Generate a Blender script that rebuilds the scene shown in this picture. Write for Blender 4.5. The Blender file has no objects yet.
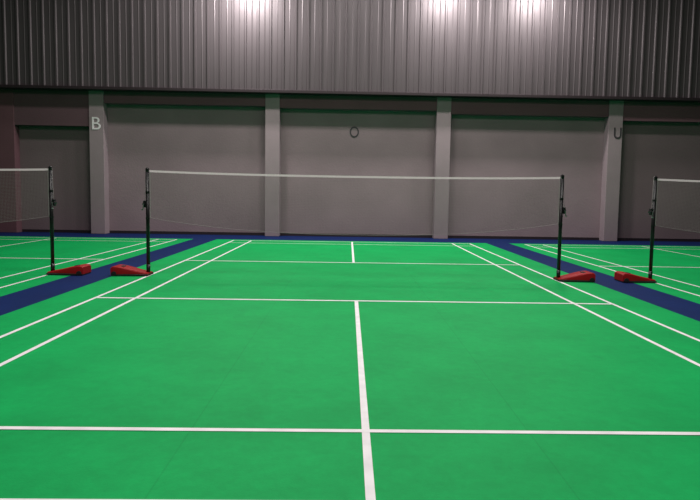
import bpy, bmesh, math, random
from mathutils import Vector, Matrix
random.seed(3)
sc=bpy.context.scene
C=bpy.context.collection
sc.view_settings.view_transform='Standard'
sc.view_settings.look='None'

# ---------------------------------------------------------------- materials
def mat(name,col,rough=.6,metal=0.,var=.0,scale=4.,bump=0.,bscale=60.,spec=.5):
    m=bpy.data.materials.new(name);m.use_nodes=True
    n=m.node_tree.nodes;l=m.node_tree.links
    b=n['Principled BSDF'];b.inputs['Roughness'].default_value=rough;b.inputs['Metallic'].default_value=metal
    b.inputs['Specular IOR Level'].default_value=spec
    tc=n.new('ShaderNodeTexCoord')
    nz=n.new('ShaderNodeTexNoise');nz.inputs['Scale'].default_value=scale;nz.inputs['Detail'].default_value=6
    l.new(tc.outputs['Object'],nz.inputs['Vector'])
    r=n.new('ShaderNodeMapRange');r.inputs['From Min'].default_value=.3;r.inputs['From Max'].default_value=.7
    r.inputs['To Min'].default_value=1-var;r.inputs['To Max'].default_value=1+var
    l.new(nz.outputs['Fac'],r.inputs['Value'])
    mx=n.new('ShaderNodeVectorMath');mx.operation='SCALE';mx.inputs[0].default_value=col
    l.new(r.outputs['Result'],mx.inputs['Scale']);l.new(mx.outputs['Vector'],b.inputs['Base Color'])
    if bump:
        bz=n.new('ShaderNodeTexNoise');bz.inputs['Scale'].default_value=bscale;bz.inputs['Detail'].default_value=4
        l.new(tc.outputs['Object'],bz.inputs['Vector'])
        bp=n.new('ShaderNodeBump');bp.inputs['Strength'].default_value=bump;bp.inputs['Distance'].default_value=.02
        l.new(bz.outputs['Fac'],bp.inputs['Height']);l.new(bp.outputs['Normal'],b.inputs['Normal'])
    return m

def lin(r,g,b):
    f=lambda c:((c/255+.055)/1.055)**2.4 if c/255>.04045 else c/255/12.92
    return (f(r),f(g),f(b))

M_wall=mat('wall_paint',lin(131,114,119),.8,0,.12,.6,.25,25,.3)
M_wallshade=mat('wall_paint_shade',lin(112,96,100),.8,0,.09,.7,.25,25,.3)  # wall colour darkened to stand in for light falloff in the end bays
M_pillar=mat('pillar_paint',lin(139,124,129),.75,0,.07,1.5,.15,30,.3)
M_maroon=mat('maroon_paint',lin(98,68,75),.8,0,.08,1.5,.15,30,.3)
M_brown=mat('brown_beam_paint',lin(94,70,77),.8,0,.08,1.5,.15,30,.3)
M_beam=mat('beam_paint',lin(108,76,86),.8,0,.06,1.5,.15,30,.3)
M_clad=mat('cladding_metal',lin(84,77,80),.46,.4,.06,.5,0)
M_flash=mat('flashing_metal',lin(50,40,44),.5,.4,.05,2)
M_line=mat('white_line_paint',lin(228,224,226),.6,0,.10,7)
M_blackmetal=mat('black_painted_steel',lin(20,20,22),.35,.2,.05,8)
M_rubber=mat('black_rubber',lin(14,14,14),.7)
M_red=mat('red_plastic',lin(142,13,18),.6,0,.08,6,spec=.2)
M_tape=mat('white_net_tape',lin(240,214,226),.6,0,.04,10)
M_twine=mat('net_twine',lin(138,126,128),.8)
M_cord=mat('net_cord',lin(145,132,136),.8)
M_chrome=mat('steel_fitting',lin(150,150,152),.3,.9)
M_letterl=mat('white_letter_paint',lin(225,218,222),.6)
M_letterd=mat('dark_letter_paint',lin(45,42,46),.6)

def floor_mat(name,col,spec):
    m=mat(name,col,.6,0,.0,.6,.05,90,spec)
    n=m.node_tree.nodes;l=m.node_tree.links
    b=n['Principled BSDF']
    src=b.inputs['Base Color'].links[0].from_socket
    tc=n.new('ShaderNodeTexCoord')
    sx=n.new('ShaderNodeSeparateXYZ');l.new(tc.outputs['Object'],sx.inputs[0])
    a=n.new('ShaderNodeMath');a.operation='ADD';a.inputs[1].default_value=90.93;l.new(sx.outputs['X'],a.inputs[0])
    md=n.new('ShaderNodeMath');md.operation='MODULO';md.inputs[1].default_value=1.8;l.new(a.outputs[0],md.inputs[0])
    lt=n.new('ShaderNodeMath');lt.operation='LESS_THAN';lt.inputs[1].default_value=.008;l.new(md.outputs[0],lt.inputs[0])
    def noise(scale,det,rough,lo,hi,f0=.35,f1=.65,stretch=None):
        nz=n.new('ShaderNodeTexNoise');nz.inputs['Scale'].default_value=scale;nz.inputs['Detail'].default_value=det;nz.inputs['Roughness'].default_value=rough
        if stretch:
            mp=n.new('ShaderNodeMapping');mp.inputs['Scale'].default_value=stretch;l.new(tc.outputs['Object'],mp.inputs['Vector']);l.new(mp.outputs['Vector'],nz.inputs['Vector'])
        else: l.new(tc.outputs['Object'],nz.inputs['Vector'])
        mr=n.new('ShaderNodeMapRange');mr.inputs['From Min'].default_value=f0;mr.inputs['From Max'].default_value=f1
        mr.inputs['To Min'].default_value=lo;mr.inputs['To Max'].default_value=hi;l.new(nz.outputs['Fac'],mr.inputs['Value'])
        return mr.outputs[0]
    s=noise(1.3,8,.7,.84,1.02)
    for o in (noise(12,8,.85,.88,1.04),noise(4,12,.85,.78,1.0,.28,.42,(1,.35,1))):
        mm=n.new('ShaderNodeMath');mm.operation='MULTIPLY';l.new(s,mm.inputs[0]);l.new(o,mm.inputs[1]);s=mm.outputs[0]
    k=n.new('ShaderNodeMath');k.operation='MULTIPLY_ADD';k.inputs[1].default_value=-.10;l.new(lt.outputs[0],k.inputs[0]);l.new(s,k.inputs[2])
    v=n.new('ShaderNodeVectorMath');v.operation='SCALE';l.new(src,v.inputs[0]);l.new(k.outputs[0],v.inputs['Scale'])
    l.new(v.outputs['Vector'],b.inputs['Base Color'])
    return m
M_green=floor_mat('green_court_vinyl',lin(3,162,83),.10)
M_blue=floor_mat('blue_border_vinyl',lin(10,36,88),.10)

# ---------------------------------------------------------------- helpers
def obj(name,bm,m,parent=None,smooth=False,**props):
    me=bpy.data.meshes.new(name);bm.normal_update();bm.to_mesh(me);bm.free()
    for x in (m if isinstance(m,list) else [m]): me.materials.append(x)
    if smooth:
        for p in me.polygons:p.use_smooth=True
    o=bpy.data.objects.new(name,me);C.objects.link(o)
    if parent:o.parent=parent
    for k,v in props.items():o[k]=v
    return o
def box(bm,x0,x1,y0,y1,z0,z1,bev=0):
    r=bmesh.ops.create_cube(bm,size=1)
    for v in r['verts']:
        v.co=Vector(((x0+x1)/2+v.co.x*(x1-x0),(y0+y1)/2+v.co.y*(y1-y0),(z0+z1)/2+v.co.z*(z1-z0)))
    if bev:
        es=list({e for v in r['verts'] for e in v.link_edges})
        bmesh.ops.bevel(bm,geom=es,offset=bev,segments=2,affect='EDGES',profile=.5)
def cyl(bm,p0,p1,r0,r1=None,seg=20):
    p0=Vector(p0);p1=Vector(p1);d=p1-p0;r1=r0 if r1 is None else r1
    mt=Matrix.Translation((p0+p1)/2)@d.to_track_quat('Z','Y').to_matrix().to_4x4()
    bmesh.ops.create_cone(bm,cap_ends=True,segments=seg,radius1=r0,radius2=r1,depth=d.length,matrix=mt)
def quad(bm,a,b,c,d,mi=0):
    f=bm.faces.new([bm.verts.new(p) for p in (a,b,c,d)]);f.material_index=mi;return f
def tube(bm,pts,r,seg=8):
    rings=[]
    for i,p in enumerate(pts):
        p=Vector(p);t=(Vector(pts[min(i+1,len(pts)-1)])-Vector(pts[max(i-1,0)])).normalized()
        u=t.cross(Vector((0,1,0.01))).normalized();w=t.cross(u)
        rings.append([bm.verts.new(p+r*(math.cos(2*math.pi*k/seg)*u+math.sin(2*math.pi*k/seg)*w)) for k in range(seg)])
    for a,b in zip(rings,rings[1:]):
        for k in range(seg): bm.faces.new((a[k],a[(k+1)%seg],b[(k+1)%seg],b[k]))
    bm.faces.new(rings[0]);bm.faces.new(rings[-1][::-1])

# ---------------------------------------------------------------- floor
XL,XR=-15.5,15.5
YN,YW=-12.0,8.62
GL,GR=-4.45,4.44           # neighbouring courts' inner doubles sidelines
xs=[XL,GL-6.1-1.0,GL-6.1-.4,-4.12,-3.52,3.52,4.12,GR+6.1+.4,GR+6.1+1.0,XR]
ys=[YN,7.0,YW]
bm=bmesh.new()
for i in range(len(xs)-1):
    for j in range(2):
        blue = j==1 or i in (1,3,5,7)
        quad(bm,(xs[i],ys[j],0),(xs[i+1],ys[j],0),(xs[i+1],ys[j+1],0),(xs[i],ys[j+1],0),1 if blue else 0)
bmesh.ops.remove_doubles(bm,verts=bm.verts,dist=1e-4)
obj('floor',bm,[M_green,M_blue],kind='structure')

# ---------------------------------------------------------------- court line markings
def marking(cx,label):
    bm=bmesh.new();w=.042
    def q(x0,x1,y0,y1,z): quad(bm,(cx+x0,y0,z),(cx+x1,y0,z),(cx+x1,y1,z),(cx+x0,y1,z))
    X=3.05;S=2.59
    for s in(-1,1):
        LN=-6.748;LF=6.71
        a,b=sorted((s*X,s*(X-w)));q(a,b,LN,LF,.0022)
        a,b=sorted((s*S,s*(S-w)));q(a,b,LN,LF,.0022)
        L=LF if s>0 else -LN
        for yy,ww in ((L-w/2,w),(5.955,w),(1.98,.056)):
            q(-X,X,s*yy-ww/2,s*yy+ww/2,.0032)
        a,b=sorted((s*1.98,s*L));q(-w/2,w/2,a,b,.0022)
    return obj('court_line_marking',bm,M_line,label=label,category='court lines',group='badminton court line markings')
marking(0,'white badminton court lines on green mat under the full net')
marking(GL-3.05,'white court lines beside blue strip near the letter B')
marking(GR+3.05,'white court lines beside blue strip near the letter U')

# ---------------------------------------------------------------- posts
def post(cx,out,label,bl=1.0):
    """out = +1/-1 : direction (x) in which the weighted base points"""
    root=bpy.data.objects.new('net_post',None);C.objects.link(root);root.location=(cx,0,0)
    root.empty_display_size=.1
    root['label']=label;root['category']='net post';root['group']='wheeled badminton net posts'
    o=out
    bm=bmesh.new();cyl(bm,(0,0,.03),(0,0,1.52),.026,.026,24);cyl(bm,(0,0,1.52),(0,0,1.545),.026,.022,24)
    cyl(bm,(0,0,.03),(0,0,.16),.029,.029,24)
    obj('pole',bm,M_blackmetal,root,True)
    bm=bmesh.new();box(bm,-.02,.02,-.03,.03,1.535,1.572,.006);cyl(bm,(0,-.012,1.558),(0,.012,1.558),.022,seg=24)
    obj('pulley_cap',bm,M_blackmetal,root)
    bm=bmesh.new();box(bm,min(o*.02,o*.06),max(o*.02,o*.06),-.03,.03,1.0,1.10,.008)
    cyl(bm,(o*.042,-.04,1.05),(o*.042,.04,1.05),.022)
    wn=obj('winch',bm,M_blackmetal,root)
    bm=bmesh.new();cyl(bm,(o*.042,-.04,1.05),(o*.042,-.065,1.05),.008);cyl(bm,(o*.042,-.06,1.05),(o*.052,-.06,.97),.006);cyl(bm,(o*.052,-.06,.97),(o*.052,-.10,.97),.009)
    obj('crank_handle',bm,M_chrome,wn,label='steel crank handle')
    for zz in (.84,1.22):
        bm=bmesh.new()
        cyl(bm,(0,-.02,zz),(0,-.055,zz),.006);cyl(bm,(0,-.052,zz),(0,-.056,zz+.035),.005)
        cyl(bm,(0,0,zz-.014),(0,0,zz+.014),.029)
        obj('cord_hook',bm,M_blackmetal,root)
    bm=bmesh.new();tube(bm,[(o*.024,-.0,1.56),(o*.032,-.005,1.35),(o*.042,-.01,1.08)],.003)
    obj('tension_cord',bm,M_cord,root)
    # red weighted base : wedge, flat bottom, curved top sloping down to the pole
    bm=bmesh.new();LB=.53*bl
    def hgt(t):
        s=min(1,t/.88);h=.045+.095*(.55*s+.45*(3*s*s-2*s**3))
        return h if t<.93 else h-.02*((t-.93)/.07)**2
    rings=[];NN=26
    for i in range(NN+1):
        t=i/NN;x=-.029+LB*t;h=hgt(t);w=.115+.035*min(1,t*1.4);zb=.02
        pts=[(-w,zb),(-w,h-.020),(-w+.004,h-.009),(-w+.020,h),(w-.020,h),(w-.004,h-.009),(w,h-.020),(w,zb)]
        rings.append([bm.verts.new((o*x,a,b)) for a,b in pts])
    for a,b in zip(rings,rings[1:]):
        for k in range(8): bm.faces.new((a[k],a[(k+1)%8],b[(k+1)%8],b[k]))
    bm.faces.new(rings[0]);bm.faces.new(rings[-1][::-1])
    bmesh.ops.recalc_face_normals(bm,faces=bm.faces)
    for e in bm.edges:
        if len(e.link_faces)==2 and e.calc_face_angle(0)>.7: e.smooth=False
    b=obj('weighted_base',bm,M_red,root,True)
    gx=LB*.70
    bm=bmesh.new();box(bm,min(o*(gx-.03),o*(gx+.03)),max(o*(gx-.03),o*(gx+.03)),-.06,.06,.115,.136,.006)
    obj('grip_recess',bm,M_rubber,b,label='black hand grip recess')
    bm=bmesh.new();box(bm,min(-o*.029,o*(LB-.035)),max(-o*.029,o*(LB-.035)),-.152,.152,.0,.030,.006)
    obj('rubber_foot',bm,M_rubber,root,label='flat black rubber foot plate')
    wx=LB-.08
    for s in(-1,1):
        bm=bmesh.new();cyl(bm,(o*wx,s*.153,.035),(o*wx,s*.175,.035),.035,seg=24);cyl(bm,(o*wx,s*.10,.035),(o*wx,s*.18,.035),.010)
        obj('wheel',bm,M_rubber,root)
    return root
PX=3.05
post(-PX,-1,'black steel net post, red wedge base toward the neighbouring court')
post( PX, 1,'black steel net post with red base beside blue strip')
post(GL,1,'black net post with red base near the letter B')
post(GR,-1,'black net post with red base near the letter U',.96)

# ---------------------------------------------------------------- nets
def net(cx,label):
    root=bpy.data.objects.new('badminton_net',None);C.objects.link(root);root.location=(cx,0,0);root.empty_display_size=.1
    root['label']=label;root['category']='badminton net';root['group']='badminton nets'
    H=3.05-.03
    top=lambda x:1.545-.034*(1-(abs(x)/H)**2.6)
    bot=lambda x:.64+.21*abs(x/H)**2.4
    N=60;X=[-H+2*H*i/N for i in range(N+1)]
    bm=bmesh.new();T=.030
    for yy in(-.004,.004):
        for a,b in zip(X,X[1:]): quad(bm,(a,yy,top(a)-T),(b,yy,top(b)-T),(b,yy,top(b)),(a,yy,top(a)))
    for a,b in zip(X,X[1:]): quad(bm,(a,-.004,top(a)),(b,-.004,top(b)),(b,.004,top(b)),(a,.004,top(a)))
    obj('headband_tape',bm,M_tape,root)
    bm=bmesh.new();w=.0013
    n=int(2*H/.021)
    for i in range(n+1):
        x=-H+2*H*i/n;quad(bm,(x-w,0,bot(x)),(x+w,0,bot(x)),(x+w,0,top(x)-T+.005),(x-w,0,top(x)-T+.005))
    rows=36
    for k in range(1,rows):
        t=k/rows
        for a,b in zip(X[::2],X[2::2]):
            za=bot(a)+(top(a)-T-bot(a))*t;zb=bot(b)+(top(b)-T-bot(b))*t
            quad(bm,(a,0,za-w),(b,0,zb-w),(b,0,zb+w),(a,0,za+w))
    obj('net_mesh',bm,M_twine,root,label='fine knotted grey-brown mesh')
    bm=bmesh.new();tube(bm,[(x,0,bot(x)) for x in X],.0028)
    obj('bottom_cord',bm,M_cord,root)
    for s in(-1,1):
        bm=bmesh.new();x0,x1=sorted((s*H,s*(H-.012)));box(bm,x0,x1,-.003,.003,bot(H),top(H)-.03)
        obj('side_tape',bm,M_cord,root)
    return root
net(0,'white taped badminton net stretched between two black posts')
net(GL-3.05,'white taped badminton net near the letter B')
net(GR+3.05,'white taped badminton net near the letter U')

# ---------------------------------------------------------------- back wall
ZC=3.97
bm=bmesh.new();box(bm,XL,XR,YW,YW+.25,0,ZC+.1);obj('wall_back',bm,M_wall,kind='structure')
PF=8.30
pillars=[-12.1,-7.10,-2.25,2.52,7.36,12.2]
for i,x in enumerate(pillars):
    bm=bmesh.new();box(bm,x-.2,x+.2,PF,YW,0,ZC,.012);obj('trim_%d'%(i+1),bm,M_pillar,kind='structure')
beams=[3.3,2.98,3.62,3.58,3.5,3.4,3.4]
ends=[XL]+pillars+[XR]
for i in range(len(ends)-1):
    a=ends[i]+(.2 if i else 0);b=ends[i+1]-(.2 if i<len(ends)-2 else 0)
    bm=bmesh.new();box(bm,a,b,PF+.04,YW,beams[i],ZC,.008);obj('trim_%d'%(i+10),bm,M_brown if i<=1 else M_beam,kind='structure')
bm=bmesh.new();box(bm,-11.9,-9.36,PF+.02,YW,0,ZC,.01);obj('trim_20',bm,M_maroon,kind='structure')
bm=bmesh.new();box(bm,-9.36,-7.3,YW-.03,YW,0.08,2.98);obj('trim_22',bm,M_wallshade,kind='structure')  # thin added sheet, light falloff in the left bay put into its colour
bm=bmesh.new();box(bm,7.56,12.0,YW-.03,YW,0.08,3.4);obj('trim_23',bm,M_wallshade,kind='structure')  # matching sheet in the right end bay, its dark colour imitates shade
bm=bmesh.new();box(bm,XL,XR,YW-.02,YW,0,.08);obj('baseboard_back',bm,M_flash,kind='structure')
bm=bmesh.new();box(bm,XL,XR,8.0,YW,ZC-.03,ZC+.05,.006);obj('trim_21',bm,M_flash,kind='structure')
# ribbed metal cladding
bm=bmesh.new();pitch=.34;x=XL;z0,z1=ZC+.05,10.0;yb,yf=8.09,8.055
pp=[]
while x<XR:
    pp+=[(x,yb),(x+.12,yb),(x+.14,yb-.008),(x+.16,yb),(x+.26,yb),(x+.28,yf),(x+.32,yf)]
    x+=pitch
prev=None
for px_,py_ in pp:
    c=(bm.verts.new((px_,py_,z0)),bm.verts.new((px_,py_,z1)))
    if prev: bm.faces.new((prev[0],c[0],c[1],prev[1]))
    prev=c
obj('wall_upper',bm,M_clad,kind='structure')

# ---------------------------------------------------------------- letters
def letter(ch,x,y,z,size,m,label,off=-.006,sx=1):
    cu=bpy.data.curves.new('l','FONT');cu.body=ch;cu.size=size;cu.extrude=.006;cu.offset=off;cu.align_x='CENTER';cu.align_y='CENTER'
    t=bpy.data.objects.new('l',cu);C.objects.link(t)
    dg=bpy.context.evaluated_depsgraph_get();me=bpy.data.meshes.new_from_object(t.evaluated_get(dg))
    bpy.data.objects.remove(t)
    for v in me.vertices: v.co.x*=sx
    me.materials.clear();me.materials.append(m)
    o=bpy.data.objects.new('wall_letter',me);C.objects.link(o)
    o.location=(x,y,z);o.rotation_euler=(math.pi/2,0,0)
    o['label']=label;o['category']='letter sign'
letter('B',-7.11,PF-.006,3.04,.50,M_letterl,'pale letter B fixed on a wall pillar',-.001)
letter('O',.03,YW-.006,2.96,.44,M_letterd,'dark letter O painted on the grey wall',0,.8)
letter('U',7.42,PF-.006,3.03,.44,M_letterd,'dark letter U fixed on a wall pillar',.002,.8)

# ---------------------------------------------------------------- lights
def area(x,y,z,e,sx=1.2,sy=.5,col=(1,.96,.925),rot=(0,0,0)):
    d=bpy.data.lights.new('hall_lamp','AREA');d.shape='RECTANGLE';d.size=sx;d.size_y=sy;d.energy=e;d.color=col
    o=bpy.data.objects.new('hall_lamp',d);C.objects.link(o);o.location=(x,y,z);o.rotation_euler=rot
for x,e in((-2.9,205),(2.5,150),(5.0,145)):
    area(x,7.0,6.95,e,.5,.3,(1,.95,.93),(math.radians(14),0,0))
for y,z,e in((-7.5,7.5,93),(-2.5,7.5,130)):
    for x in(-4.2,0,4.2): area(x,y,z,e*1.25,2.0,.6)
for x,e in((-4.4,215),(0,300),(4.4,225)): area(x,4.4,9.0,e,2.0,.6)
w=bpy.data.worlds.new('world');sc.world=w;w.use_nodes=True
w.node_tree.nodes['Background'].inputs[0].default_value=(.85,.74,.80,1);w.node_tree.nodes['Background'].inputs[1].default_value=.03

# ---------------------------------------------------------------- camera
cd=bpy.data.cameras.new('camera');cam=bpy.data.objects.new('camera',cd);C.objects.link(cam);sc.camera=cam
X0,Y0,Z0,yaw,pit,roll,f,ox,oy=-0.1099,-9.1625,1.2642,-0.0202,0.0789,0.016,620.1557,10.2842,-8.1902
cy,sy=math.cos(yaw),math.sin(yaw);cp,sp=math.cos(pit),math.sin(pit);cr,sr=math.cos(roll),math.sin(roll)
F=Vector((-sy*cp,cy*cp,-sp));Rv=Vector((cy,sy,0));U=Rv.cross(F)
R2=cr*Rv+sr*U;U2=-sr*Rv+cr*U
mt=Matrix((R2,U2,-F)).transposed().to_4x4();mt.translation=Vector((X0,Y0,Z0));cam.matrix_world=mt
cd.sensor_fit='HORIZONTAL';cd.sensor_width=36;cd.lens=f/700*36;cd.shift_x=-ox/700;cd.shift_y=oy/700
cd.clip_end=200
